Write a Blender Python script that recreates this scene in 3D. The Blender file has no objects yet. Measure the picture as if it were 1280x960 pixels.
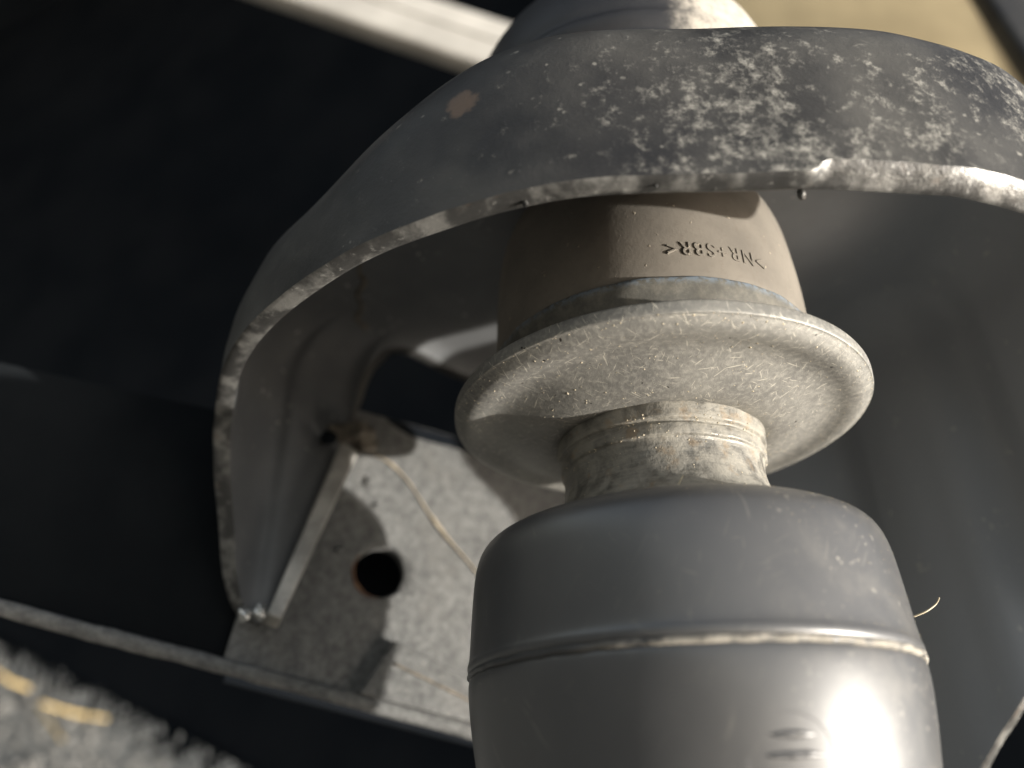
import bpy, bmesh, math, random
import numpy as np
from mathutils import Vector, Matrix, noise

random.seed(7); rng = np.random.default_rng(7)
MM = 0.001
S = bpy.context.scene
COL = S.collection

# ------------------------------------------------------------------ frame
# Everything on the vehicle is laid out in millimetres in the "shock frame"
# (z along the shock absorber, camera at the origin).  The shock leans, so the
# frame is rolled into the world by LEAN.
LEAN = math.radians(33.0)
R4 = Matrix.Rotation(-LEAN, 4, 'Y')            # (0,0,1)_world <- (sin,0,cos)_shock
R3 = R4.to_3x3()

# ------------------------------------------------------------------ camera
PITCH, ROLL, FPX = math.radians(28.57), math.radians(-0.9), 930.0
F = Vector((0, math.cos(PITCH), math.sin(PITCH)))
R0 = Vector((1, 0, 0)); U0 = R0.cross(F)
CR = R0*math.cos(ROLL) + U0*math.sin(ROLL)
CU = -R0*math.sin(ROLL) + U0*math.cos(ROLL)
cam = bpy.data.cameras.new('camera')
cam.sensor_width = 36.0; cam.lens = FPX/1280*36
cam.clip_start = 0.003; cam.clip_end = 400
cam.dof.use_dof = True; cam.dof.focus_distance = 0.132; cam.dof.aperture_fstop = 7.7
co = bpy.data.objects.new('camera', cam); COL.objects.link(co)
mc = Matrix((CR, CU, -F)).transposed().to_4x4()
co.matrix_world = R4 @ mc
S.camera = co

def ray(px, py):
    return F + CR*((px-640)/FPX) - CU*((py-480)/FPX)
def at_y(px, py, y):
    d = ray(px, py); return d*(y/d.y)
def at_z(px, py, z):
    d = ray(px, py); return d*(z/d.z)
def at_plane(px, py, p0, n):
    d = ray(px, py); return d*(p0.dot(n)/d.dot(n))

# ------------------------------------------------------------------ light
SUN = Vector((0.90, -0.345, -0.31)).normalized()     # towards the sun, shock frame
sw = R3 @ SUN
elev = math.asin(sw.z); azim = math.atan2(sw.x, sw.y)
w = bpy.data.worlds.new('World'); S.world = w; w.use_nodes = True
nt = w.node_tree; nt.nodes.clear()
sky = nt.nodes.new('ShaderNodeTexSky'); sky.sky_type = 'NISHITA'; sky.sun_disc = False
sky.sun_elevation = elev; sky.sun_rotation = azim
sky.air_density = 1.0; sky.dust_density = 2.0
bg = nt.nodes.new('ShaderNodeBackground'); bg.inputs['Strength'].default_value = 0.15
wo = nt.nodes.new('ShaderNodeOutputWorld')
hs = nt.nodes.new('ShaderNodeHueSaturation'); hs.inputs['Saturation'].default_value = 0.45   # thin bright winter haze
nt.links.new(sky.outputs[0], hs.inputs['Color']); nt.links.new(hs.outputs[0], bg.inputs[0]); nt.links.new(bg.outputs[0], wo.inputs[0])
sl = bpy.data.lights.new('sun', 'SUN'); sl.energy = 5.0; sl.angle = math.radians(0.9)
sl.color = (1.0, 0.95, 0.87)
so = bpy.data.objects.new('sun', sl); COL.objects.link(so)
so.rotation_euler = sw.to_track_quat('Z', 'Y').to_euler()
so.location = sw*3
S.view_settings.view_transform = 'Standard'; S.view_settings.look = 'None'
S.view_settings.exposure = 0.75; S.view_settings.gamma = 1.0
S.view_settings.use_curve_mapping = False
S.cycles.max_bounces = 6; S.cycles.diffuse_bounces = 4; S.cycles.glossy_bounces = 3; S.cycles.caustics_reflective = False; S.cycles.caustics_refractive = False

# ------------------------------------------------------------------ materials
class NT:
    def __init__(s, name):
        s.m = bpy.data.materials.new(name); s.m.use_nodes = True
        s.t = s.m.node_tree; s.t.nodes.clear()
        s.out = s.n('ShaderNodeOutputMaterial'); s.b = s.n('ShaderNodeBsdfPrincipled')
        s.t.links.new(s.b.outputs[0], s.out.inputs[0])
        tc = s.n('ShaderNodeTexCoord')
        mp = s.n('ShaderNodeMapping'); mp.inputs['Scale'].default_value = (1000, 1000, 1000)
        s.t.links.new(tc.outputs['Object'], mp.inputs[0]); s.c = mp.outputs[0]   # millimetres
    def n(s, k): return s.t.nodes.new(k)
    def put(s, sock, v):
        if hasattr(v, 'is_linked') or isinstance(v, bpy.types.NodeSocket): s.t.links.new(v, sock)
        elif isinstance(v, tuple) and len(v) == 3 and sock.type == 'RGBA': sock.default_value = (*v, 1)
        else: sock.default_value = v
    def noise(s, size, detail=4, rough=.6, off=(0, 0, 0), stretch=(1, 1, 1), dist=0.0):
        mp = s.n('ShaderNodeMapping'); mp.inputs['Location'].default_value = off
        mp.inputs['Scale'].default_value = tuple(k/size for k in stretch)
        s.t.links.new(s.c, mp.inputs[0])
        t = s.n('ShaderNodeTexNoise'); t.inputs['Scale'].default_value = 1
        t.inputs['Detail'].default_value = detail; t.inputs['Roughness'].default_value = rough
        t.inputs['Distortion'].default_value = dist
        s.t.links.new(mp.outputs[0], t.inputs['Vector']); return t.outputs['Fac']
    def ramp(s, v, lo, hi, a=0.0, b=1.0):
        r = s.n('ShaderNodeMapRange'); r.interpolation_type = 'SMOOTHSTEP'
        s.put(r.inputs['Value'], v)
        for k, x in (('From Min', lo), ('From Max', hi), ('To Min', a), ('To Max', b)): r.inputs[k].default_value = x
        return r.outputs[0]
    def math(s, op, a, b=0.0, clamp=False):
        m = s.n('ShaderNodeMath'); m.operation = op; m.use_clamp = clamp
        s.put(m.inputs[0], a); s.put(m.inputs[1], b); return m.outputs[0]
    def mix(s, f, a, b):
        m = s.n('ShaderNodeMix'); m.data_type = 'RGBA'
        s.put(m.inputs[0], f); s.put(m.inputs[6], a); s.put(m.inputs[7], b); return m.outputs[2]
    def spot(s, p, r, soft=.5, squash=(1, 1, 1), wob=0.35):
        mp = s.n('ShaderNodeVectorMath'); mp.operation = 'SUBTRACT'
        s.t.links.new(s.c, mp.inputs[0]); mp.inputs[1].default_value = p
        q = s.n('ShaderNodeVectorMath'); q.operation = 'MULTIPLY'
        s.t.links.new(mp.outputs[0], q.inputs[0]); q.inputs[1].default_value = squash
        l = s.n('ShaderNodeVectorMath'); l.operation = 'LENGTH'; s.t.links.new(q.outputs[0], l.inputs[0])
        d = l.outputs['Value']
        if wob:
            d = s.math('ADD', d, s.math('MULTIPLY', s.math('SUBTRACT', s.noise(r*.7, 2), .5), r*wob*4))
        return s.ramp(d, r*(1-soft), r, 1.0, 0.0)
    def axis(s, k):
        x = s.n('ShaderNodeSeparateXYZ'); s.t.links.new(s.c, x.inputs[0]); return x.outputs[k]
    def bump(s, h, strength=.4, dist=.0004):
        b = s.n('ShaderNodeBump'); b.inputs['Strength'].default_value = strength
        b.inputs['Distance'].default_value = dist
        s.put(b.inputs['Height'], h)
        if s.b.inputs['Normal'].is_linked: s.t.links.new(s.b.inputs['Normal'].links[0].from_socket, b.inputs['Normal'])
        s.t.links.new(b.outputs[0], s.b.inputs['Normal'])
    def fin(s, col, rough, metal=0.0, spec=.5, coat=0.0):
        s.put(s.b.inputs['Base Color'], col); s.put(s.b.inputs['Roughness'], rough)
        s.put(s.b.inputs['Metallic'], metal); s.put(s.b.inputs['Specular IOR Level'], spec)
        s.put(s.b.inputs['Coat Weight'], coat)
        return s.m

DUST = (.42, .385, .31)
def mat_plain(name, a, b, rough, size=20, metal=0.0, bump=.2, spec=.5, grain=1.5):
    m = NT(name)
    c = m.mix(m.ramp(m.noise(size), .3, .7), a, b)
    g = m.noise(grain, 3)
    m.bump(g, bump, .0003)
    return m.fin(c, m.ramp(g, .2, .8, max(rough-.08, .05), min(rough+.08, 1)), metal, spec)

def mat_bracket(org):
    """dusty, chipped black stove paint on a stamped steel bracket"""
    m = NT('bracket_paint')
    L = lambda p: tuple(Vector(p)-Vector(org))
    base = m.mix(m.ramp(m.noise(26, 2), .35, .7), (.020, .020, .021), (.035, .034, .033))
    blot = m.noise(3.4, 6, .82)                # clotted dried spray
    fine = m.noise(1.5, 3, .6, off=(4, 9, 2))
    reach = m.spot(L((48, 80, 90)), 55, 1.0, (1, .8, 1.1), 0.1)      # where spray reached the skirt
    reach2 = m.spot(L((100, 96, 104)), 42, 1.0, (1, .8, 1), 0.1)
    reach = m.math('MAXIMUM', reach, reach2)
    wiped = m.spot(L((50, 80, 96)), 8, 1.0, (1, .3, .6), .5)           # a wiped streak
    thr = m.math('SUBTRACT', m.math('ADD', blot, m.math('MULTIPLY', reach, .17)), m.math('MULTIPLY', wiped, .16))
    clot = m.ramp(thr, .56, .84)
    spk = m.ramp(m.noise(2.4, 2, .5, off=(30, 1, 5)), .68, .76)
    spk = m.math('MULTIPLY', spk, m.ramp(m.noise(20, 2, off=(7, 7, 7)), .42, .62))
    film = m.math('MULTIPLY', m.ramp(m.noise(34, 4, off=(11, 2, 3)), .35, .75), .22)
    d = m.math('MAXIMUM', m.math('MULTIPLY', clot, m.ramp(fine, .3, .65, .35, 1.0)), m.math('MULTIPLY', spk, .6))
    d = m.math('MAXIMUM', d, film)
    col = m.mix(d, base, (.34, .328, .295))
    rust = m.spot(L((-8, 88, 103)), 3.4, .5, (1, .6, 1), .3)
    rust = m.math('MAXIMUM', rust, m.spot(L((1, 83, 104)), 1.2, .5, (1, .6, 1), .3))
    rust = m.math('MAXIMUM', rust, m.math('MULTIPLY', m.spot(L((8, 88, 121)), 10, .8, (.6, .8, 2), .3), .6))
    col = m.mix(m.math('MULTIPLY', rust, .7), col, (.20, .14, .10))
    m.bump(m.noise(.9, 3), .12, .0003)
    m.bump(blot, .35, .0006)
    return m.fin(col, m.ramp(d, 0, .6, .48, .85), 0.0, .28)

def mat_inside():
    """inside of the cup: paint lightened for glare haze, with dust specks"""
    m = NT('glare_lifted_inside')
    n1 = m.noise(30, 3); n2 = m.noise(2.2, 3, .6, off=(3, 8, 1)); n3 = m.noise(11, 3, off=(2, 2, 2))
    col = m.mix(m.ramp(n1, .3, .7), (.105, .109, .114), (.150, .153, .156))  # base grey lifted to stand in for veiling glare
    paler = m.ramp(m.math('ADD', m.axis('X'), m.math('MULTIPLY', n1, 50)), 105, 190)     # right side painted paler still for the glare
    col = m.mix(m.math('MULTIPLY', paler, .8), col, (.345, .372, .410))
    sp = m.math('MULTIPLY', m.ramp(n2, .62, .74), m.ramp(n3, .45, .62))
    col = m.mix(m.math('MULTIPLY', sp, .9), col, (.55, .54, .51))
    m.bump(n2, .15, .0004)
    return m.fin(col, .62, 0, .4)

def mat_edge():
    m = NT('sheared_edge')
    a = m.noise(7, 4, .6); b = m.noise(.55, 3, .65, off=(3, 3, 3)); c = m.noise(1.6, 4, .7, off=(1, 6, 2))
    col = m.mix(m.ramp(a, .42, .62), (.055, .054, .052), (.20, .196, .184))
    col = m.mix(m.math('MULTIPLY', m.ramp(c, .58, .74), .55), col, (.46, .45, .42))
    col = m.mix(m.math('MULTIPLY', m.ramp(m.noise(9, 3, off=(8, 1, 1)), .60, .72), .5), col, (.16, .12, .09))
    m.bump(b, .25, .0003); m.bump(c, .15, .0005)
    return m.fin(col, m.ramp(c, .2, .8, .26, .50), .45, .6)

def mat_rubber():
    m = NT('dusty_brown_rubber')
    n1 = m.noise(14, 4); n2 = m.noise(1.3, 4, .65); n3 = m.noise(.5, 2)
    col = m.mix(m.ramp(n1, .3, .7), (.150, .135, .115), (.205, .184, .155))
    sp = m.ramp(m.noise(1.6, 2, .5, off=(5, 5, 1)), .70, .76)
    col = m.mix(m.math('MULTIPLY', sp, .5), col, (.42, .36, .27))
    col = m.mix(m.math('MULTIPLY', m.ramp(n2, .5, .8), .3), col, (.12, .095, .075))
    m.bump(n2, .16, .0003); m.bump(n3, .12, .0002); m.bump(sp, .4, .0004)
    return m.fin(col, .82, 0, .3)

def mat_lip():
    m = NT('rubber_lip')
    n = m.noise(3, 5, .7); z = m.axis('Z')
    col = m.mix(m.ramp(n, .35, .7), (.10, .097, .086), (.165, .155, .132))
    blue = m.math('MULTIPLY', m.ramp(z, 7.4, 9.2), m.ramp(m.noise(1.2, 4, .7, off=(2, 2, 9)), .38, .56))
    col = m.mix(m.math('MULTIPLY', blue, .6), col, (.19, .25, .32))
    m.bump(n, .3, .0004)
    return m.fin(col, .78, 0, .35)

def mat_washer():
    m = NT('dusty_zinc_steel')
    n1 = m.noise(13, 4); n2 = m.noise(1.1, 5, .75); n3 = m.noise(3.2, 4, .65, off=(5, 1, 1))
    col = m.mix(m.ramp(n1, .3, .72), (.165, .161, .150), (.245, .238, .217))
    col = m.mix(m.math('MULTIPLY', m.ramp(n2, .42, .68), .55), col, (.37, .355, .315))
    col = m.mix(m.math('MULTIPLY', m.ramp(n3, .52, .74), .25), col, (.17, .163, .15))
    hair = None                                                   # crossing fine scratches
    for k, st in enumerate(((1, .07, .3), (.08, 1, .3), (.75, -.65, .2), (.3, .9, .1), (.9, .25, .3))):
        mp = m.n('ShaderNodeMapping'); mp.inputs['Rotation'].default_value = (.2*k, .1, 1.3*k)
        m.t.links.new(m.c, mp.inputs[0])
        mq = m.n('ShaderNodeMapping'); mq.inputs['Scale'].default_value = (.30, 3.2, .30)
        m.t.links.new(mp.outputs[0], mq.inputs[0])
        t = m.n('ShaderNodeTexNoise'); t.inputs['Scale'].default_value = 1; t.inputs['Detail'].default_value = 1
        t.inputs['Distortion'].default_value = .25
        m.t.links.new(mq.outputs[0], t.inputs['Vector'])
        h = m.ramp(t.outputs['Fac'], .705, .76)
        hair = h if hair is None else m.math('MAXIMUM', hair, h)
    col = m.mix(m.math('MULTIPLY', hair, .6), col, (.62, .58, .49))
    pit = m.ramp(m.noise(1.7, 1, .5, off=(9, 9, 4)), .765, .785)
    col = m.mix(pit, col, (.03, .026, .022))
    m.bump(n2, .32, .0003)
    return m.fin(col, m.ramp(n2, .2, .8, .40, .66), .3, .5)

def mat_neck():
    m = NT('dirty_turned_steel')
    n1 = m.noise(5, 5, .7); n2 = m.noise(1.0, 4, .7); st = m.noise(1.0, 3, .6, stretch=(.12, .12, 1.6))
    col = m.mix(m.ramp(st, .35, .65), (.11, .108, .10), (.18, .172, .155))
    dust = m.math('MULTIPLY', m.ramp(n1, .26, .70), m.ramp(n2, .2, .6, .6, .9))
    col = m.mix(dust, col, (.30, .28, .235))
    col = m.mix(m.math('MULTIPLY', m.ramp(m.noise(4, 4, off=(1, 8, 1)), .56, .7), .5), col, (.24, .17, .10))
    m.bump(st, .25, .0003); m.bump(n1, .4, .0008); m.bump(n2, .3, .0003)
    return m.fin(col, m.ramp(dust, 0, 1, .34, .85), m.ramp(dust, 0, .6, .5, 0.0), .5)

def mat_cover():
    m = NT('black_plastic')
    n1 = m.noise(22, 4); n2 = m.noise(.9, 4, .7)
    x = m.axis('X')
    col = m.mix(m.ramp(n1, .3, .7), (.056, .056, .057), (.074, .073, .072))
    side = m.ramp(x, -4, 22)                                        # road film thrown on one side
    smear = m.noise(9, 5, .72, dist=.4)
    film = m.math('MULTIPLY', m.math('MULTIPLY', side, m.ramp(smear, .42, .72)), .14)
    sp = m.ramp(m.noise(.9, 2, .5, off=(2, 6, 2)), .655, .72)
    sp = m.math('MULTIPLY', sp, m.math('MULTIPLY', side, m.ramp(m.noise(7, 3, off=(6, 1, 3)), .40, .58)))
    scr = None
    for k in range(3):                                            # handling scratches
        mp = m.n('ShaderNodeMapping'); mp.inputs['Rotation'].default_value = (.5+k, .4*k, 1.1*k)
        m.t.links.new(m.c, mp.inputs[0])
        mq = m.n('ShaderNodeMapping'); mq.inputs['Scale'].default_value = (.16, 2.6, .16)
        m.t.links.new(mp.outputs[0], mq.inputs[0])
        t = m.n('ShaderNodeTexNoise'); t.inputs['Scale'].default_value = 1; t.inputs['Detail'].default_value = 1
        m.t.links.new(mq.outputs[0], t.inputs['Vector'])
        h = m.ramp(t.outputs['Fac'], .70, .76); scr = h if scr is None else m.math('MAXIMUM', scr, h)
    scr = m.math('MULTIPLY', scr, m.ramp(n1, .35, .65, .03, .16))
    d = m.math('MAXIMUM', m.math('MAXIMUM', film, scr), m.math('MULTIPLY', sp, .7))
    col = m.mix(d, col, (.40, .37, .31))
    m.bump(n1, .05, .0006); m.bump(n2, .035, .0002)
    return m.fin(col, m.ramp(d, 0, .4, .37, .46), 0, 1.0)

def mat_seam():
    m = NT('dusty_seam')
    n = m.noise(2.4, 5, .7); x = m.axis('X')
    dust = m.math('MULTIPLY', m.ramp(n, .32, .55), m.ramp(x, -24, -8))
    col = m.mix(dust, (.055, .055, .055), (.31, .285, .24))
    m.bump(n, .5, .0005)
    return m.fin(col, m.ramp(dust, 0, 1, .35, .8), 0, .5)

def mat_rail():
    m = NT('dusty_frame_steel')
    n1 = m.noise(2.6, 6, .78); n2 = m.noise(18, 4, off=(3, 1, 1)); n3 = m.noise(1.6, 4, .7)
    col = m.mix(m.ramp(n1, .30, .72), (.075, .076, .076), (.185, .186, .180))
    col = m.mix(m.math('MULTIPLY', m.ramp(n2, .5, .75), .5), col, (.14, .135, .125))
    col = m.mix(m.math('MULTIPLY', m.ramp(n3, .62, .75), .35), col, (.50, .48, .42))
    m.bump(n1, .4, .0008); m.bump(n3, .3, .0004)
    return m.fin(col, .78, 0, .4)

M_EDGE = mat_edge(); M_RUBBER = mat_rubber(); M_LIP = mat_lip(); M_WASHER = mat_washer()
M_NECK = mat_neck(); M_COVER = mat_cover(); M_SEAM = mat_seam(); M_RAIL = mat_rail()
M_BLACK = mat_plain('black_underbody_coat', (.006, .008, .011), (.011, .013, .016), .9, 90, 0, .2, .08, 6)
M_RAILBLACK = mat_plain('near_black_rail', (.006, .0072, .0085), (.011, .0125, .014), .92, 60, 0, .3, .04, 3)
M_BLACKRUB = mat_plain('black_rubber', (.030, .030, .032), (.048, .047, .045), .5, 18, 0, .15, .45, 1.2)
M_CHALK = mat_plain('chalky_dusted_rubber', (.24, .21, .18), (.38, .34, .30), .8, 9, 0, .35, .4, 1.6)
M_BEIGE = mat_plain('beige_dusted_tube', (.42, .40, .365), (.56, .535, .49), .62, 40, 0, .2, .5, 3)
M_TAN = mat_plain('tan_dusted_panel', (.28, .225, .13), (.36, .29, .17), .8, 40, 0, .25, .4, 5)
M_RUST = mat_plain('rust', (.07, .035, .024), (.18, .10, .055), .85, 4, 0, .6, .3, .8)
M_WELD = mat_plain('grimy_weld', (.10, .088, .072), (.24, .21, .17), .8, 4, 0, .7, .3, .9)
M_SEAL = mat_plain('tan_sealant', (.30, .25, .18), (.44, .38, .28), .7, 3, 0, .5, .4, .8)
M_BRIGHT = mat_plain('bright_scuffed_steel', (.45, .45, .44), (.62, .62, .60), .28, 2, .8, .5, .5, .7)
M_PALE = mat_plain('sunlit_tone_steel', (.26, .25, .23), (.50, .48, .44), .45, 9, .3, .3, .5, 1.2)  # pale tone paints sunlight onto the leg flange
M_GRIT = mat_plain('dry_grit', (.36, .31, .22), (.56, .49, .37), .9, 2, 0, .4, .3, .4)
M_FIBRE = mat_plain('lint_fibre', (.55, .47, .32), (.66, .58, .42), .6, 2, 0, 0, .4, .4)
M_STRAW = mat_plain('dry_straw', (.42, .30, .12), (.56, .42, .19), .7, 9, 0, .2, .4, 2)
M_STONE = mat_plain('gravel_stone', (.11, .108, .10), (.24, .232, .215), .9, 14, 0, .5, .3, 3)
M_GROUND = mat_plain('pale_gritty_ground', (.085, .085, .078), (.19, .185, .167), .92, 24, 0, .8, .3, 5)

# ------------------------------------------------------------------ builders
def link(name, me, mat, loc=None, parent=None, smooth=True, world=False):
    o = bpy.data.objects.new(name, me); COL.objects.link(o)
    me.materials.append(mat)
    if smooth: me.polygons.foreach_set('use_smooth', [True]*len(me.polygons))
    if parent is not None: o.parent = parent
    elif not world: o.matrix_world = R4 @ Matrix.Translation(Vector(loc or (0, 0, 0))*MM)
    return o
def tag(o, label=None, cat=None, group=None, kind=None):
    for k, v in (('label', label), ('category', cat), ('group', group), ('kind', kind)):
        if v: o[k] = v
    return o
def thing(name, base, label, cat, group=None):
    o = bpy.data.objects.new(name, None); COL.objects.link(o); o.empty_display_size = .01
    o.matrix_world = R4 @ Matrix.Translation(Vector(base)*MM)
    return tag(o, label, cat, group)
def mesh(name, V, Fc, org=(0, 0, 0)):
    me = bpy.data.meshes.new(name)
    V = (np.asarray(V, float)-np.asarray(org, float))*MM
    me.from_pydata(V.tolist(), [], [tuple(int(i) for i in f) for f in Fc]); me.update()
    return me
def sharp(me, deg=35):
    me.set_sharp_from_angle(angle=math.radians(deg)); return me
def crom(P, n, closed=False):
    """Catmull-Rom through P, n samples"""
    P = np.asarray(P, float); k = len(P)
    seg = k if closed else k-1
    out = []
    for t in np.linspace(0, seg, n, endpoint=not closed):
        i = min(int(t), seg-1); f = t-i
        g = (lambda j: P[j % k]) if closed else (lambda j: P[min(max(j, 0), k-1)])
        a, b, c, d = g(i-1), g(i), g(i+1), g(i+2)
        out.append(.5*((2*b)+(c-a)*f+(2*a-5*b+4*c-d)*f*f+(3*b-a-3*c+d)*f**3))
    return np.array(out)
def chaikin(P, it=2):
    P = [np.array(p, float) for p in P]
    for _ in range(it):
        Q = [P[0]]
        for a, b in zip(P[:-1], P[1:]): Q += [a*.75+b*.25, a*.25+b*.75]
        Q.append(P[-1]); P = Q
    return np.array(P)
AX = Vector((29.86, 140.0, 0))
def lathe(name, prof, org, cx=AX.x, cy=AX.y, seg=200, it=2, wob=0.0, ws=9.0):
    """surface of revolution about the shock axis; prof = (radius, z)"""
    P = chaikin(prof, it); n = len(P)
    a = np.linspace(0, 2*np.pi, seg, endpoint=False)
    V = np.zeros((n, seg, 3))
    for i, (r, z) in enumerate(P):
        V[i, :, 0] = cx+r*np.cos(a); V[i, :, 1] = cy+r*np.sin(a); V[i, :, 2] = z
    V = V.reshape(-1, 3)
    if wob:
        for v in V:
            q = noise.noise(Vector(v/ws))*wob
            d = v[:2]-np.array([cx, cy]); l = np.linalg.norm(d)
            if l > 1e-6: v[:2] += d/l*q
            v[2] += .5*noise.noise(Vector(v/ws+7))*wob
    Fc = []
    for i in range(n-1):
        for j in range(seg):
            k = (j+1) % seg
            Fc.append((i*seg+j, i*seg+k, (i+1)*seg+k, (i+1)*seg+j))
    return mesh(name, V, Fc, org)
def tube(name, P, r, org, seg=10, samples=None, closed_ends=True, wob=0.0):
    P = crom(P, samples) if samples else np.asarray(P, float)
    n = len(P); rr = np.broadcast_to(np.asarray(r, float), (n,)) if np.ndim(r) == 0 else np.interp(np.linspace(0, 1, n), np.linspace(0, 1, len(r)), r)
    V = []; Fc = []
    T = np.gradient(P, axis=0); T /= np.linalg.norm(T, axis=1)[:, None]
    up = np.array([.31, .22, .92]);
    for i in range(n):
        a = np.cross(T[i], up); a /= np.linalg.norm(a); b = np.cross(T[i], a)
        for j in range(seg):
            t = 2*np.pi*j/seg
            k = rr[i]*(1+wob*noise.noise(Vector(P[i]*.7+j*1.3)))
            V.append(P[i]+(a*np.cos(t)+b*np.sin(t))*k)
    for i in range(n-1):
        for j in range(seg):
            k = (j+1) % seg; Fc.append((i*seg+j, i*seg+k, (i+1)*seg+k, (i+1)*seg+j))
    if closed_ends:
        Fc.append(tuple(range(seg))[::-1]); Fc.append(tuple((n-1)*seg+j for j in range(seg)))
    return mesh(name, V, Fc, org)
def slab(name, poly, n, t, org, bev=0.0):
    """a flat plate: polygon poly (3-D points), thickness t along -n, optional bevel"""
    n = Vector(n).normalized(); k = len(poly)
    V = [Vector(p) for p in poly]+[Vector(p)-n*t for p in poly]
    bm = bmesh.new(); vs = [bm.verts.new((v-Vector(org))*MM) for v in V]
    bm.faces.new(vs[:k]); bm.faces.new(vs[k:][::-1])
    for i in range(k):
        j = (i+1) % k; bm.faces.new((vs[i], vs[i+k], vs[j+k], vs[j]))
    bmesh.ops.recalc_face_normals(bm, faces=bm.faces)
    if bev: bmesh.ops.bevel(bm, geom=list(bm.edges), offset=bev*MM, segments=3, affect='EDGES', profile=.6)
    me = bpy.data.meshes.new(name); bm.to_mesh(me); bm.free(); return sharp(me, 40)
def lump(name, c, r, org, sub=3, amp=.35, freq=.6, squash=(1, 1, 1)):
    bm = bmesh.new(); bmesh.ops.create_icosphere(bm, subdivisions=sub, radius=1)
    for v in bm.verts:
        k = 1+amp*noise.noise(v.co*1.7+Vector(c)*.37)+amp*.5*noise.noise(v.co*4+Vector(c))
        p = Vector((v.co.x*squash[0], v.co.y*squash[1], v.co.z*squash[2]))*k*r
        v.co = (p+Vector(c)-Vector(org))*MM
    me = bpy.data.meshes.new(name); bm.to_mesh(me); bm.free(); return me

# ================================================================== setting
# underbody panel: the dark inner wheel-house sheet behind everything
base = Vector((0, 470, 0)); pn = Vector((-.42, -1, 0)).normalized()
at_p = lambda px, py: at_plane(px, py, base, pn)
py_ = lambda x, z: Vector((x, 470-.42*x, z))
lo1 = at_p(-260, 655); lo2 = at_p(0, 800); lo3 = at_p(330, 970); lo4 = at_p(700, 1160)
edge_ = [a_+(b_-a_)*t for a_, b_ in ((lo1, lo2), (lo2, lo3), (lo3, lo4)) for t in np.linspace(0, 1, 14, endpoint=False)]
edge_ = [p+Vector((0, 0, 7*noise.noise(p*.05)+4*noise.noise(p*.13))) for p in edge_]
poly = edge_+[lo4, py_(420, -90), py_(520, 2200), py_(-1300, 2200), py_(-1300, lo1.z+60)]
tag(link('underbody_panel', slab('underbody_panel', poly, pn, 6, base), M_BLACK, base), kind='structure')

V = []; Fc = []
pan = bpy.data.objects['underbody_panel']
ed = (lo3-lo2).normalized(); dn = Vector((-.42, 0, -.9)); dn = (dn-pn*dn.dot(pn)).normalized()
for i in range(900):                              # added slivers feather the panel's lower edge like a soft shadow edge
    t = random.uniform(-.55, 1.35); p = lo2+(lo3-lo2)*t+Vector((0, 0, 6)); ln = 3+34*random.random()**2.2
    k = random.gauss(0, 1.3); w_ = random.uniform(.8, 3.0); b0 = len(V)
    tip = p+(dn+ed*k)*ln-pn*random.uniform(-6, 6)
    V += [p-ed*w_, p+ed*w_, p-pn*w_*.8, tip]; Fc += [(b0, b0+1, b0+3), (b0+1, b0+2, b0+3), (b0+2, b0, b0+3)]
o = link('shadow_edge_fringe', mesh('shadow_edge_fringe', V, Fc, base), M_BLACK, parent=pan, smooth=False); o['kind'] = 'stuff'
# added arch sheet up over the bracket, out of view, blocks sky light
ap = crom([(900, 900), (860, 1060), (700, 1170), (400, 1230), (100, 1250), (-150, 1220)], 26)
AV = []; AF = []
for q, dn in ((0, 0), (1, 5)):
    for x in np.linspace(-1600, 420, 14):
        for (yy, zz) in ap: AV.append((x, yy-.2*x+dn*.4, zz+dn))
na = len(ap); nx = 14
for q in (0, 1):
    for i in range(nx-1):
        for k in range(na-1):
            b0 = q*nx*na+i*na+k; AF.append((b0, b0+1, b0+na+1, b0+na) if q else (b0, b0+na, b0+na+1, b0+1))
tag(link('arch_sky_blocker', mesh('arch_sky_blocker', AV, AF, (0, 470, 300)), M_BLACK, (0, 470, 300)), kind='structure')

# ground (laid level in the world)
GZ = -0.36
bm = bmesh.new()
bmesh.ops.create_grid(bm, x_segments=120, y_segments=120, size=3.0)
for v in bm.verts:
    v.co += Vector((-.9, 1.2, GZ))
    v.co.z += .006*noise.noise(v.co*9)+.004*noise.noise(v.co*31)
me = bpy.data.meshes.new('ground'); bm.to_mesh(me); bm.free()
tag(link('ground', me, M_GROUND, world=True), kind='structure')
def ground_at(px, py):
    d = R3 @ ray(px, py); return d*(GZ/d.z)
# loose stones scattered on the visible patch of ground
V = []; Fc = []
for i in range(420):
    p = ground_at(random.uniform(-60, 330), random.uniform(800, 1010)) if False else None
    q = ground_at(40, 930)
    p = q+Vector((random.gauss(0, .20), random.gauss(0, .25), 0))
    r = random.uniform(.004, .014); b0 = len(V)
    ico = [(0, 0, 1), (.9, 0, .3), (.3, .85, .3), (-.7, .5, .3), (-.7, -.5, .3), (.3, -.85, .3), (0, 0, -.6)]
    for c in ico: V.append(((p+Vector([k*r*random.uniform(.7, 1.2) for k in c]))/MM))
    for j in range(5):
        k = (j+1) % 5; Fc += [(b0, b0+1+j, b0+1+k), (b0+6, b0+1+k, b0+1+j)]
tag(link('gravel', mesh('gravel', V, Fc), M_STONE, world=True, smooth=False), 'loose pale gravel on the sunlit ground at lower left', 'gravel', kind='stuff')
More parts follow.
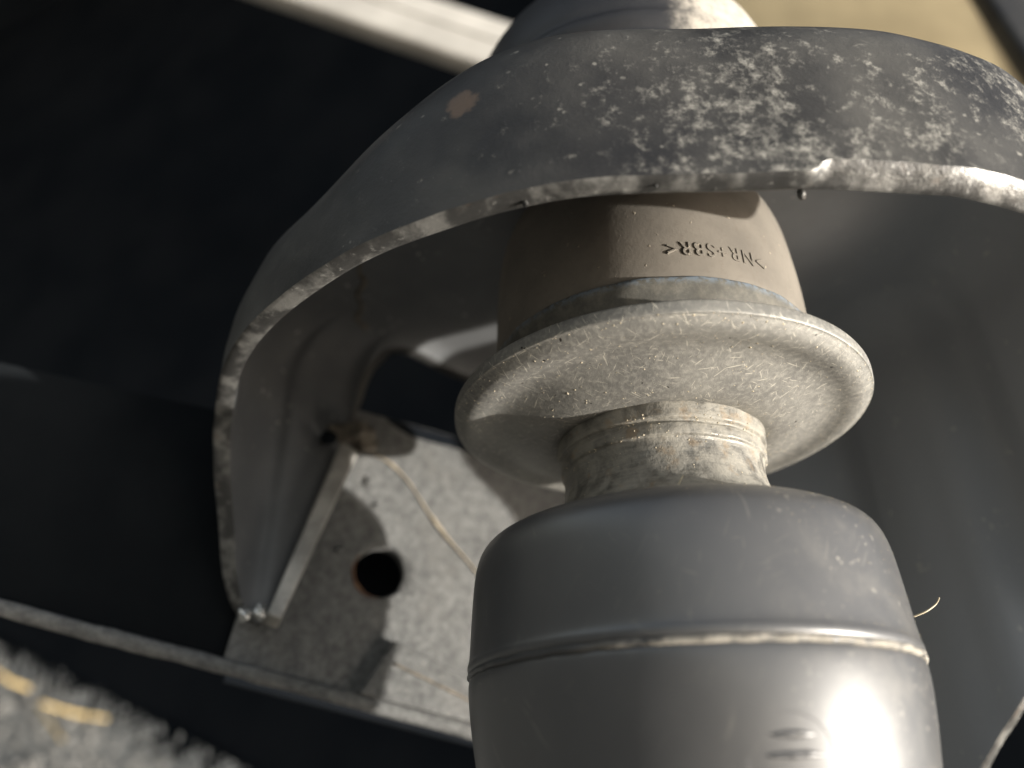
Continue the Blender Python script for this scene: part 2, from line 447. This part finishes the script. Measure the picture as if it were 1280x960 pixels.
# straw
for lab, pts in (('bent yellow straw lying on the ground, lower arm of the two', [(70, 932), (52, 908), (40, 888)]),
                 ('yellow straw lying crosswise just above the bent one', [(45, 886), (85, 898), (128, 905)]),
                 ('pale yellow straw at the far left edge of the ground', [(-20, 840), (5, 858), (30, 868)])):
    P = [(ground_at(*q)+Vector((0, 0, .012)))/MM for q in pts]
    o = link('straw', tube('straw', P, [2.2, 4.2, 3.4], P[1], 8, 14, wob=.35), M_STRAW, world=True); o.location = Vector(P[1])*MM
    tag(o, lab, 'straw', 'straws on the ground')

# ================================================================== frame rail
ra = Vector((-63, 195.5, 26.7)); rb = Vector((-63-95, 195.5-33, 42))
e1 = (rb-ra).normalized()                       # towards the left, nearing the camera
nr = Vector((e1.y, -e1.x, 0)).normalized()*-1
nr = nr if nr.x > 0 else -nr
e2 = nr.cross(e1); e2 = e2 if e2.z > 0 else -e2
RB = at_plane(300, 840, ra, nr)
rail = thing('frame_rail', RB, 'dusty grey steel frame rail with a round hole behind the bracket', 'frame rail')
def on_rail(px, py, lift=0): return at_plane(px, py, ra+nr*lift, nr)
hc = on_rail(475, 714)
def rc(p): q = p-hc; return q.dot(e1), q.dot(e2)
def rp(a, b, lift=0): return hc+e1*a+e2*b+nr*lift
l0 = rc(on_rail(0, 757)); l1 = rc(on_rail(590, 911))
slope = (l0[1]-l1[1])/(l0[0]-l1[0])
low = lambda a: l1[1]+slope*(a-l1[0])
aFull = l0[0]+90; aL, aR, top = rc(on_rail(306, 740))[0], l1[0]-90, 46.0
hr = 30/FPX*on_rail(475, 714).dot(F)*1.06
# face sheet: a ring of quads from the hole to the outline
def outline(t):
    c, s_ = math.cos(t), math.sin(t); best = 1e9
    # distance to the four border lines along direction
    if c > 1e-6: best = min(best, aL/c)
    if c < -1e-6: best = min(best, aR/c)
    if s_ > 1e-6: best = min(best, top/s_)
    den = s_-slope*c
    if den < -1e-6: best = min(best, low(0)/den)
    return best*c, best*s_
angs = list(np.linspace(0, 2*math.pi, 160, endpoint=False))
for cx_, cy_ in ((aL, top), (aR, top), (aL, low(aL)), (aR, low(aR))): angs.append(math.atan2(cy_, cx_) % (2*math.pi))
angs = sorted(angs)
rows = []
ks = [0, .015, .05, .1, .18, .3, .45, .62, .8, 1]
for back in (0, 1):
    for k in (ks if not back else [0, 1]):
        row = []
        for t in angs:
            ox, oy = outline(t); ix, iy = hr*math.cos(t), hr*math.sin(t)
            f = k
            a, b = ix+(ox-ix)*f, iy+(oy-iy)*f
            p = rp(a, b)
            lift = -5.0 if back else .5*noise.noise(p*.05)+.15*noise.noise(p*.2)
            if k == 0 and not back: lift -= .8
            row.append(p+nr*lift)
        rows.append(row)
order = rows[:len(ks)]+[rows[-1], rows[-2]]
nA = len(angs); V = [p for r in order for p in r]; Fc = []
for i in range(len(order)):
    i2 = (i+1) % len(order)
    for j in range(nA):
        k = (j+1) % nA; Fc.append((i*nA+j, i*nA+k, i2*nA+k, i2*nA+j))
link('face_plate', sharp(mesh('face_plate', V, Fc, RB), 40), M_RAIL, parent=rail)
# dark inner web closing the box section behind the hole
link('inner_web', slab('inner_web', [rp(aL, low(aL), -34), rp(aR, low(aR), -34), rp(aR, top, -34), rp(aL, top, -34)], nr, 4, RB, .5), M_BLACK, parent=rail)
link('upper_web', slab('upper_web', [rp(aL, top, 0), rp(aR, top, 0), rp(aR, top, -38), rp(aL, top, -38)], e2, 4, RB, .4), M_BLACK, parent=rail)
# rusty lip round the lower side of the hole
P = [rp((hr+.3)*math.cos(t), (hr+.3)*math.sin(t), -.3) for t in np.linspace(math.radians(-160), math.radians(-60), 14) ]
P = [rp((hr+.25)*math.cos(t), (hr+.25)*math.sin(t), -.25) for t in np.linspace(math.radians(-100), math.radians(25), 16)]
link('rust_lip', tube('rust_lip', P, [.2, .5, .6, .45, .2], RB, 8, 30, wob=.4), M_RUST, parent=rail)
# proud lower flange with its rolled edge
f0 = rc(on_rail(490, 802)); f1 = rc(on_rail(592, 852))
fs = (f1[1]-f0[1])/(f1[0]-f0[0]); ft = lambda a: f0[1]+fs*(a-f0[0])
aF = f0[0]; aG = rc(on_rail(660, 885))[0]
link('lower_flange', slab('lower_flange', [rp(aF, ft(aF), 3), rp(aF+6, low(aF+6)+1, 3), rp(aG, low(aG)+1, 3), rp(aG, max(ft(aG), low(aG)+5), 3)], nr, 3.2, RB, .8), M_RAIL, parent=rail)
P = [rp(a, low(a)-.6, .6+.3*noise.noise(Vector((a*.1, 0, 0)))) for a in np.linspace(aR, aFull, 60)]
link('rolled_edge', tube('rolled_edge', P, 1.9, RB, 12, wob=.25), M_RAIL, parent=rail)
# groove of dirt along the flange and a crooked seam of sealant
P = [rp(a, ft(a)-5.5, 3.2) for a in np.linspace(aF-1, aG, 30)]
link('dirt_line', tube('dirt_line', P, .4, RB, 6, wob=.8), M_WELD, parent=rail)
P = [on_rail(x, y, .4) for x, y in ((462, 566), (486, 578), (512, 604), (535, 640), (556, 668), (590, 708), (606, 730))]
link('sealant_seam', tube('sealant_seam', P, [.12, .4, .15, .5, .2, .3], RB, 8, 60, wob=.9), M_SEAL, parent=rail)
for i, (x, y, r) in enumerate(((459, 603, 1.5), (424, 688, 1.0), (470, 632, .7))):
    link('dirt_clod', lump('dirt_clod', on_rail(x, y, .3), r, RB, 3, .8, squash=(1.2, .35, .9)), M_RAIL, parent=rail)
link('black_left_section', slab('black_left_section', [rp(aL+.3, low(aL), -1), rp(aFull, low(aFull), -1), rp(aFull, top-16, -1), rp(aL+.3, top-10, -1)], nr, 4, RB, .6), M_RAILBLACK, parent=rail)  # near-black end of the rail, left of the leg

# ================================================================== suspension bracket
BO = Vector((-64, 188, 42))
bracket = thing('suspension_bracket', BO, 'black painted stamped steel bracket arching over the shock absorber top', 'bracket')
M_BR = mat_bracket(BO)
TOP, RF, TH = 122.4, 15.0, 3.9
CT = [  # inner wall: plan x, y and height of its lower edge, round from the front centre to the left
 (35, 86.5, 80), (21, 86.5, 80), (7, 88, 80), (-10, 93.7, 80), (-26, 102.7, 80), (-44.5, 119.7, 80), (-58, 138, 80),
 (-66.5, 158, 77), (-68, 166, 69), (-68, 173, 59), (-67, 180, 45), (-64.5, 184.5, 37.5), (-60.5, 185.5, 38.2), (-55.5, 191, 60), (-50, 195.5, 86), (-47, 196, 99), (-44, 196, 115), (-38, 200, 120),
 (-14, 222, 120), (30, 228, 120), (62, 222, 120), (66, 218, 112), (69, 216, 86), (77, 212, 60), (97, 207, 30), tuple(at_y(1200, 1005, 197)), tuple(at_y(1225, 960, 190)), tuple(at_y(1252, 915, 184)), tuple(at_y(1282, 868, 178)), tuple(at_y(1330, 780, 171)),
 (121, 160, 42), (122, 152, 64), (122, 142, 92), (118, 128, 103), (111, 114, 101), (101, 103, 95), (95, 98.5, 88), (90, 95.5, 82.2), (84, 92.8, 80.2), (75, 89.8, 80), (66, 87.8, 80), (50, 86.5, 80)]
CV = crom(CT, 620, closed=True)
NU = len(CV)
cen = np.array([30.0, 150.0])
wall_n, fil_n, cei_n = 16, 9, 9
G = np.zeros((NU, wall_n+fil_n+cei_n, 3))
for i, (x, y, zb) in enumerate(CV):
    zb = min(zb, TOP-.01)
    inw = cen-np.array([x, y]); inw /= np.linalg.norm(inw)
    sm = lambda t: max(0, min(1, t))**2*(3-2*max(0, min(1, t)))
    RF = 15+21*sm((5-x)/48)*(1-sm((y-138)/64))
    zt = TOP-RF
    ph0 = 0.0
    if zb > zt: ph0 = math.asin((zb-zt)/RF); z1 = zb
    else: z1 = zt
    k = 0
    p0 = np.array([x, y])+inw*RF*(1-math.cos(ph0))
    for v in range(wall_n):
        f = v/wall_n; G[i, k] = (*p0, zb+(z1-zb)*f+.002*v); k += 1
    for v in range(fil_n):
        ph = ph0+(math.pi/2-ph0)*v/(fil_n-1) if ph0 < 1.55 else math.pi/2
        off = RF*(1-math.cos(ph))
        G[i, k] = (*(np.array([x, y])+inw*(off+.004*v)), zt+RF*math.sin(ph)); k += 1
    e = G[i, k-1, :2].copy()
    d = e-np.array([AX.x, AX.y]); d /= np.linalg.norm(d)
    h = np.array([AX.x, AX.y])+d*13
    for v in range(1, cei_n+1):
        G[i, k] = (*(e+(h-e)*v/cei_n), TOP); k += 1
for i in range(NU):                           # hammered sheet is never dead flat
    for v in range(G.shape[1]):
        p = Vector(G[i, v]); G[i, v] += np.array([noise.noise(p*.045), noise.noise(p*.045+Vector((9, 0, 0))), 0])*.5
Tu = np.roll(G, -1, 0)-np.roll(G, 1, 0)
Tv = np.gradient(G, axis=1)
N = np.cross(Tu, Tv); L = np.linalg.norm(N, axis=2); 
for i in range(NU):
    for v in range(G.shape[1]):
        if L[i, v] < 1e-7: N[i, v] = (0, 0, 1); L[i, v] = 1
N /= L[..., None]
# outward = away from the cup's inside
for i in range(NU):
    for v in range(G.shape[1]):
        c = np.array([30, 150, 70.]) - G[i, v]
        if v >= wall_n+fil_n-1: N[i, v] = (0, 0, 1)
        elif N[i, v] @ c > 0: N[i, v] *= -1
for _ in range(4): N = (np.roll(N, 1, 0)+2*N+np.roll(N, -1, 0)); N /= np.linalg.norm(N, axis=2)[..., None]
O = G+N*TH
step = lambda x, y: (2.5 if y < 112 else 0)*(1/(1+math.exp(-max(-50, min(50, (x-46.5)*2.2)))))
nv = G.shape[1]
for i in range(NU):
    s_ = step(G[i, 0, 0], G[i, 0, 1])
    for v in range(4): O[i, v, 2] += s_*(1-v/4)*1.0+.25*noise.noise(Vector(O[i, v]*.15))*(1-v/4)
def grid_faces(nu, nv, off=0, flip=False):
    out = []
    for i in range(nu):
        i2 = (i+1) % nu
        for v in range(nv-1):
            q = (off+i*nv+v, off+i2*nv+v, off+i2*nv+v+1, off+i*nv+v+1)
            out.append(q[::-1] if flip else q)
    return out
V = np.concatenate([G.reshape(-1, 3), O.reshape(-1, 3)])
Fc = grid_faces(NU, nv)+grid_faces(NU, nv, NU*nv, True)
for i in range(NU):
    i2 = (i+1) % NU; a = nv-1
    Fc.append((i*nv+a, i2*nv+a, NU*nv+i2*nv+a, NU*nv+i*nv+a))
sh = link('shell', sharp(mesh('shell', V, Fc, BO), 50), M_BR, parent=bracket)
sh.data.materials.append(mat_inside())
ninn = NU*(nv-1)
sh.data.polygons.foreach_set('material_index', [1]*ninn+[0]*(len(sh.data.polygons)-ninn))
# sheared lower edge, rough, its own strip
K = 9; E_ = np.zeros((NU, K+1, 3))
for i in range(NU):
    a, b = G[i, 0], O[i, 0]
    for k in range(K+1):
        f = k/K; p = a+(b-a)*f
        drop = .45*math.sin(math.pi*f)**.5
        q = Vector(p*.9)
        p = p+np.array([0, 0, -drop])
        if 0 < k < K: p += np.array([noise.noise(q)*.06, noise.noise(q+Vector((5, 5, 5)))*.06, .10*noise.noise(q*.8)+.08*noise.noise(q*2.3)])
        E_[i, k] = p
ef = grid_faces(NU, K+1, 0, True); EV = E_.reshape(-1, 3)
rear = lambda f: EV[f[0]][1] > 186 and EV[f[0]][0] < 100
for nm, fs_, mt in (('cut_edge', [f for f in ef if not rear(f)], M_EDGE), ('painted_edge', [f for f in ef if rear(f)], M_BR)):
    used = sorted({i for f in fs_ for i in f}); mp = {i: k for k, i in enumerate(used)}
    link(nm, sharp(mesh(nm, EV[used], [tuple(mp[i] for i in f) for f in fs_], BO), 60), mt, parent=bracket)
# burrs hanging from the edge
for (px, py, r) in ((1002, 243, .8), (657, 254, .6), (820, 232, .3)):
    p = at_z(px, py, 79.3)
    link('burr', lump('burr', p, r, BO, 2, .6, squash=(.8, .8, 1.1)), M_EDGE, parent=bracket)
# stiffening flange down the rear edge of the leg
fa, fb = Vector((-47.5, 188.5, 85.5)), Vector((-58.6, 179.5, 37.0))
fd = (fb-fa).normalized(); view = ((fa+fb)/2).normalized(); sd = fd.cross(view).normalized()
sd = sd if sd.x > 0 else -sd
nn = fd.cross(sd).normalized(); nn = nn if nn.y < 0 else -nn
pl = [fa, fa+sd*5.5+fd*1, fb+sd*3.6, fb]
link('leg_flange', slab('leg_flange', pl, nn, 9, BO, .7), M_PALE, parent=bracket)  # sunlight on this strip is put into its colour
link('weld_bead', lump('weld_bead', at_y(440, 540, 192), 3.4, BO, 4, .8, squash=(1.5, .8, .9)), M_WELD, parent=bracket)
link('weld_bead', lump('weld_bead', at_y(455, 556, 195), 2.4, BO, 4, .8, squash=(1.3, .8, .8)), M_WELD, parent=bracket)
link('drain_hole', lump('drain_hole', at_y(411, 547, 187.5), 2.3, BO, 3, .3, squash=(1.1, .5, .9)), M_BLACK, parent=bracket)
link('weld_nub', lump('weld_nub', at_y(326, 765, 182), 1.8, BO, 3, .5), M_BRIGHT, parent=bracket)
link('weld_nub', lump('weld_nub', at_y(305, 768, 182), 1.6, BO, 3, .5), M_BRIGHT, parent=bracket)
P = [at_z(x, y, TOP-.1) for x, y in ((452, 318), (449, 340), (456, 352), (447, 368), (452, 384), (446, 398), (456, 408), (462, 420))]
link('drip_line', tube('drip_line', P, [.4, .6, .9, .5, .8, 1.0, .9], BO, 8, 60, wob=.6), M_WELD, parent=bracket)

# ================================================================== lower rubber bushing
BB = (AX.x, AX.y, 70)
bush = thing('rubber_bushing', BB, 'brown dusty rubber bushing with moulded lettering above the dished washer', 'bushing')
body = [(12, 78.6), (31.4, 78.6), (32.4, 78.9), (33.0, 81), (33.1, 88), (33.0, 95), (32.4, 103), (30.8, 110), (28.2, 115.5), (25, 118.6), (20, 119.3), (13, 119.4)]
link('body', lathe('body', body, BB, wob=.25, ws=16), M_RUBBER, parent=bush)
lip = [(13, 70.2), (29.5, 70.2), (31.0, 70.6), (32.2, 72.3), (33.0, 75), (33.5, 77.6), (33.6, 79.0), (33.1, 79.6), (32.0, 79.4)]
link('lip', lathe('lip', lip, BB, wob=.3, ws=5), M_LIP, parent=bush)
def flat_text(txt, size, depth):
    cu = bpy.data.curves.new('txt', 'FONT'); cu.body = txt; cu.size = size; cu.align_x = 'CENTER'; cu.align_y = 'CENTER'
    cu.extrude = depth; cu.bevel_depth = depth*.12; cu.bevel_resolution = 0; cu.offset = -.004; cu.space_character = 1.2
    ob = bpy.data.objects.new('txt', cu); COL.objects.link(ob)
    dg = bpy.context.evaluated_depsgraph_get()
    me = bpy.data.meshes.new_from_object(ob.evaluated_get(dg)); bpy.data.objects.remove(ob)
    return me
me = flat_text('>NR+SBR<', 1.0, .08)
xs = [v.co.x for v in me.vertices]; ys = [v.co.y for v in me.vertices]
wx, hy = max(xs)-min(xs), max(ys)-min(ys); mx, my = (max(xs)+min(xs))/2, (max(ys)+min(ys))/2
TW, THT, T0, TZ = 19.6, 3.1, math.radians(-90+14.6), 85.6
for v in me.vertices:
    a = T0-(v.co.x-mx)/wx*TW/33.0                     # turned upside down: reads right to left
    z = TZ-(v.co.y-my)/hy*THT
    r = 33.02+v.co.z*3.2
    v.co = Vector((r*math.cos(a), r*math.sin(a), z-70))*MM
me.update()
for p in me.polygons: p.use_smooth = False
o = link('lettering', me, M_RUBBER, parent=bush, smooth=False)
o['label'] = 'moulded letters and marks upside down on the rubber'

# ================================================================== dished washer
WB = (AX.x, AX.y, 61)
wash = thing('dished_washer', WB, 'dusty scratched steel dished washer between the rubber bushing and the neck', 'washer')
wp = [(14, 62.4), (20.6, 60.8), (23.5, 60.9), (27, 62.0), (30.5, 63.6), (33.2, 64.6), (35.4, 64.7), (37.4, 64.4), (39.2, 64.6), (40.5, 65.4), (41.15, 65.9),
      (41.4, 66.05), (41.6, 66.1), (41.75, 66.4), (41.8, 68.0), (41.7, 68.5), (41.2, 68.7), (40.4, 68.9), (39.6, 69.3), (37, 70.2), (30, 70.1), (14, 70.1)]
link('dish', lathe('dish', wp, WB, seg=260, wob=.12, ws=12), M_WASHER, parent=wash)
# grit lying on the dish and the rim
def grit(name, spots, org, n, parent, mat=M_GRIT):
    V = []; Fc = []
    for i in range(n):
        c, nrm, r = spots()
        ico = [(0, 0, 1), (.95, 0, 0), (.3, .9, .1), (-.8, .6, -.1), (-.8, -.6, .1), (.3, -.9, -.1), (0, 0, -1)]
        b0 = len(V); q = Vector(nrm).to_track_quat('Z', 'X').to_matrix() @ Matrix.Rotation(random.uniform(0, 6.3), 3, 'Z')
        for k in ico:
            s_ = Vector((k[0]*random.uniform(.5, 1.5), k[1]*random.uniform(.5, 1.2), k[2]*.5))
            V.append(Vector(c)+q @ (s_*r))
        for j in range(5):
            k = (j+1) % 5; Fc += [(b0, b0+1+j, b0+1+k), (b0+6, b0+1+k, b0+1+j)]
    o = link(name, mesh(name, V, Fc, org), mat, parent=parent, smooth=False); o['kind'] = 'stuff'; return o
WP = chaikin(wp, 2)
def prof_spot(P, lo, hi, a_lo, a_hi, rs):
    def f():
        while True:
            i = random.randrange(len(P)-1); t = random.random(); r, z = P[i]+(P[i+1]-P[i])*t
            if lo <= r <= hi and z < 68.9: break
        a = math.radians(random.uniform(a_lo, a_hi))
        c = (AX.x+r*math.cos(a), AX.y+r*math.sin(a), z-.02)
        d = P[i+1]-P[i]; n = (d[1]*math.cos(a), d[1]*math.sin(a), -d[0])
        return c, n, random.choice(rs)*random.uniform(.6, 1.3)
    return f
grit('grit', prof_spot(WP, 21, 41.5, -175, 20, (.07, .09, .12, .2)), WB, 600, wash)
def rim_spot():
    a = math.radians(random.gauss(-86, 16)); r = 38.6+random.uniform(-2.5, .8)
    return (AX.x+r*math.cos(a), AX.y+r*math.sin(a), 69.75), (0, 0, 1), random.choice((.12, .2, .3, .45))
grit('grit', rim_spot, WB, 160, wash)

# ================================================================== shock absorber
SB = (AX.x, AX.y, -75)
shock = thing('shock_absorber', SB, 'shock absorber with black plastic dust cover and narrow dirty neck', 'shock absorber')
neck = [(8, 62.4), (20.0, 62.4), (20.8, 61.8), (20.8, 58.6), (20.7, 58.0), (20.0, 57.7), (19.9, 57.3), (20.3, 57.0), (20.3, 55.4), (20.2, 54.9), (19.5, 54.6), (19.5, 51.5), (19.8, 49.5), (20.4, 47.4), (21.6, 45.2), (23.4, 43.2), (25, 40.6)]
link('neck', lathe('neck', neck, SB, wob=.25, ws=5, it=2), M_NECK, parent=shock)
cap = [(21, 40.5), (28, 40.9), (32.2, 40.7), (34.6, 39.9), (36.3, 38.1), (37.2, 35.2), (37.6, 31), (37.9, 25), (38.05, 21), (38.2, 19.4), (38.45, 18.8), (38.45, 18.0), (38.2, 17.5), (37.4, 17.2), (36, 17.1)]
link('cover_cap', lathe('cover_cap', cap, SB, seg=260, wob=.12, ws=22), M_COVER, parent=shock)
seam = [(37.4, 17.6), (38.4, 17.6), (38.5, 17.1), (38.35, 16.6), (37.4, 16.4)]
link('seam_ring', lathe('seam_ring', seam, SB, seg=260, wob=.3, ws=3), M_SEAM, parent=shock)
sleeve = [(36, 16.9), (37.9, 16.8), (38.25, 16.0), (38.2, 13.4), (37.75, 9), (37.05, 4.5), (36.3, 0), (35.6, -5), (35.3, -18), (35.2, -38), (34.6, -74), (30, -75)]
link('cover_sleeve', lathe('cover_sleeve', sleeve, SB, seg=260, wob=.22, ws=26), M_COVER, parent=shock)
# moulded oval mark with bars on the sleeve
def on_sleeve(da, z, lift, zc=2.0, a0=math.radians(-90+7.0)):
    a = a0+da/38; r = float(np.interp(zc+z, [-5, 0, 4.5, 9], [35.65, 36.3, 37.0, 37.7]))+lift
    return Vector((AX.x+r*math.cos(a), AX.y+r*math.sin(a), zc+z))
mark = None
P = [on_sleeve(6.2*math.cos(t), 6.2*math.sin(t), -.12) for t in np.linspace(0, 2*math.pi, 60)]
mark = link('moulded_mark', tube('moulded_mark', P, .15, SB, 8, closed_ends=False), M_COVER, parent=shock)
for zz in (3.6, 1.3, -1.2, -3.6):
    hw = math.sqrt(6.2**2-zz**2)-.9
    P = [on_sleeve(x, zz, -.30) for x in np.linspace(-hw, hw, 14)]
    me = tube('bar', P, [.12, .5, .6, .5, .12], SB, 8, 24, wob=.3)
    o = link('bar', me, M_COVER, parent=mark)
NP = chaikin(neck, 2)
grit('grit', prof_spot(NP, 19, 26, -170, 10, (.08, .10, .14, .2)), SB, 420, shock)
def cap_spot():
    r, z = random.choice(chaikin(cap, 2)[2:40]); a = math.radians(random.triangular(-120, 10, -50))
    return (AX.x+r*math.cos(a), AX.y+r*math.sin(a), z), (math.cos(a), math.sin(a), .3), random.choice((.06, .08, .12))
grit('grit', cap_spot, SB, 220, shock)

# ================================================================== upper bushing stack
UB = (AX.x, AX.y, 125.4)
ub = thing('upper_bushing', UB, 'black rubber upper bushing with chalky ridged side on top of the bracket', 'bushing')
up = [(13, 125.4), (27, 125.4), (34, 126.4), (37.6, 129), (38.6, 131.4), (37.9, 133), (39.2, 134.6), (39.9, 136.6), (39.0, 138.4), (40.1, 140.4), (40.6, 143), (39.6, 145), (40.2, 148), (39.6, 154), (37, 164), (31, 172), (13, 174)]
def mat_chalk_side():
    m = NT('chalked_shaded_rubber')
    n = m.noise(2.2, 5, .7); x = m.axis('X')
    k = m.math('MULTIPLY', m.ramp(m.math('ADD', x, m.math('MULTIPLY', n, 10)), 8, 18), m.ramp(n, .25, .6, .5, 1.0))  # chalk dust on the right; left kept black to paint its shade
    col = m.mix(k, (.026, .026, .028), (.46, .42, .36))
    m.bump(n, .3, .0005)
    return m.fin(col, m.ramp(k, 0, 1, .5, .85), 0, .4)
link('body', lathe('body', up, UB, wob=.4, ws=14), mat_chalk_side(), parent=ub)

# ================================================================== things behind
# pale tube crossing behind, upper left
a, b = at_y(120, -110, 300), at_y(640, 62, 300)
d = (b-a).normalized()
tb = thing('cross_bar', a, 'pale beige dusty flat bar running diagonally behind the upper bushing', 'bar')
pz = d.cross(Vector((0, 1, 0))).normalized(); pz = pz if pz.z > 0 else -pz
a2, b2 = a-(b-a)*.6, b+(b-a)*.7
fn = (Vector((.25, -1, -.12))).normalized(); fn = (fn-d*fn.dot(d)).normalized(); pz = d.cross(fn).normalized(); pz = pz if pz.z > 0 else -pz
link('strap', slab('strap', [a2-pz*19, b2-pz*19, b2+pz*24, a2+pz*24], fn, 14, a, 4), M_BEIGE, parent=tb)
link('crease', tube('crease', [a2+(b2-a2)*t+pz*(4+.8*math.sin(t*17))+fn*.2 for t in np.linspace(.01, .99, 60)], 1.3, a, 10, wob=.4), M_BEIGE, parent=tb)
# tan panel upper right
pts = [at_y(930, 300, 330), at_y(1300, 300, 330), at_y(1330, -220, 330), at_y(900, -220, 330)]
o = link('tan_panel', slab('tan_panel', pts, (0, -1, 0), 5, pts[0], 2), M_TAN, pts[0])
tag(o, 'tan dusty flat body panel behind the bracket at upper right', 'panel')
# dark strut in the corner
a, b = at_y(1150, -140, 250), at_y(1330, 140, 250)
st = thing('dark_strut', a, 'dark grey flat strut slanting across the upper right corner', 'strut')
dd = (b-a).normalized(); sd = dd.cross(Vector((0, 1, 0))).normalized(); sd = sd if sd.x > 0 else -sd
link('bar', slab('bar', [a, b, b+sd*70, a+sd*70], (0, -1, 0), 12, a, 3), M_BLACKRUB, parent=st)

# ================================================================== lint
def fibre(lab, pts, y, r):
    P = [at_y(px, py, y+dy) for px, py, dy in pts]
    o = link('lint_fibre', tube('lint_fibre', P, [r, r, r*.7], P[0], 6, 16), M_FIBRE, P[0]); tag(o, lab, 'fibre', 'lint fibres caught on the shock')
fibre('curled pale lint fibre sticking out from the right side of the dust cover', [(1141, 771, 0), (1158, 764, -1), (1170, 755, -1), (1174, 747, -2)], 136, .16)
fibre('short pale lint fibre on the cover top in front of the neck', [(926, 622, 0), (934, 632, -1), (943, 630, -2), (940, 622, -3)], 107, .14)
fibre('straight pale lint fibre standing at the foot of the neck', [(846, 612, 0), (850, 602, -.5), (854, 594, -1)], 112, .11)
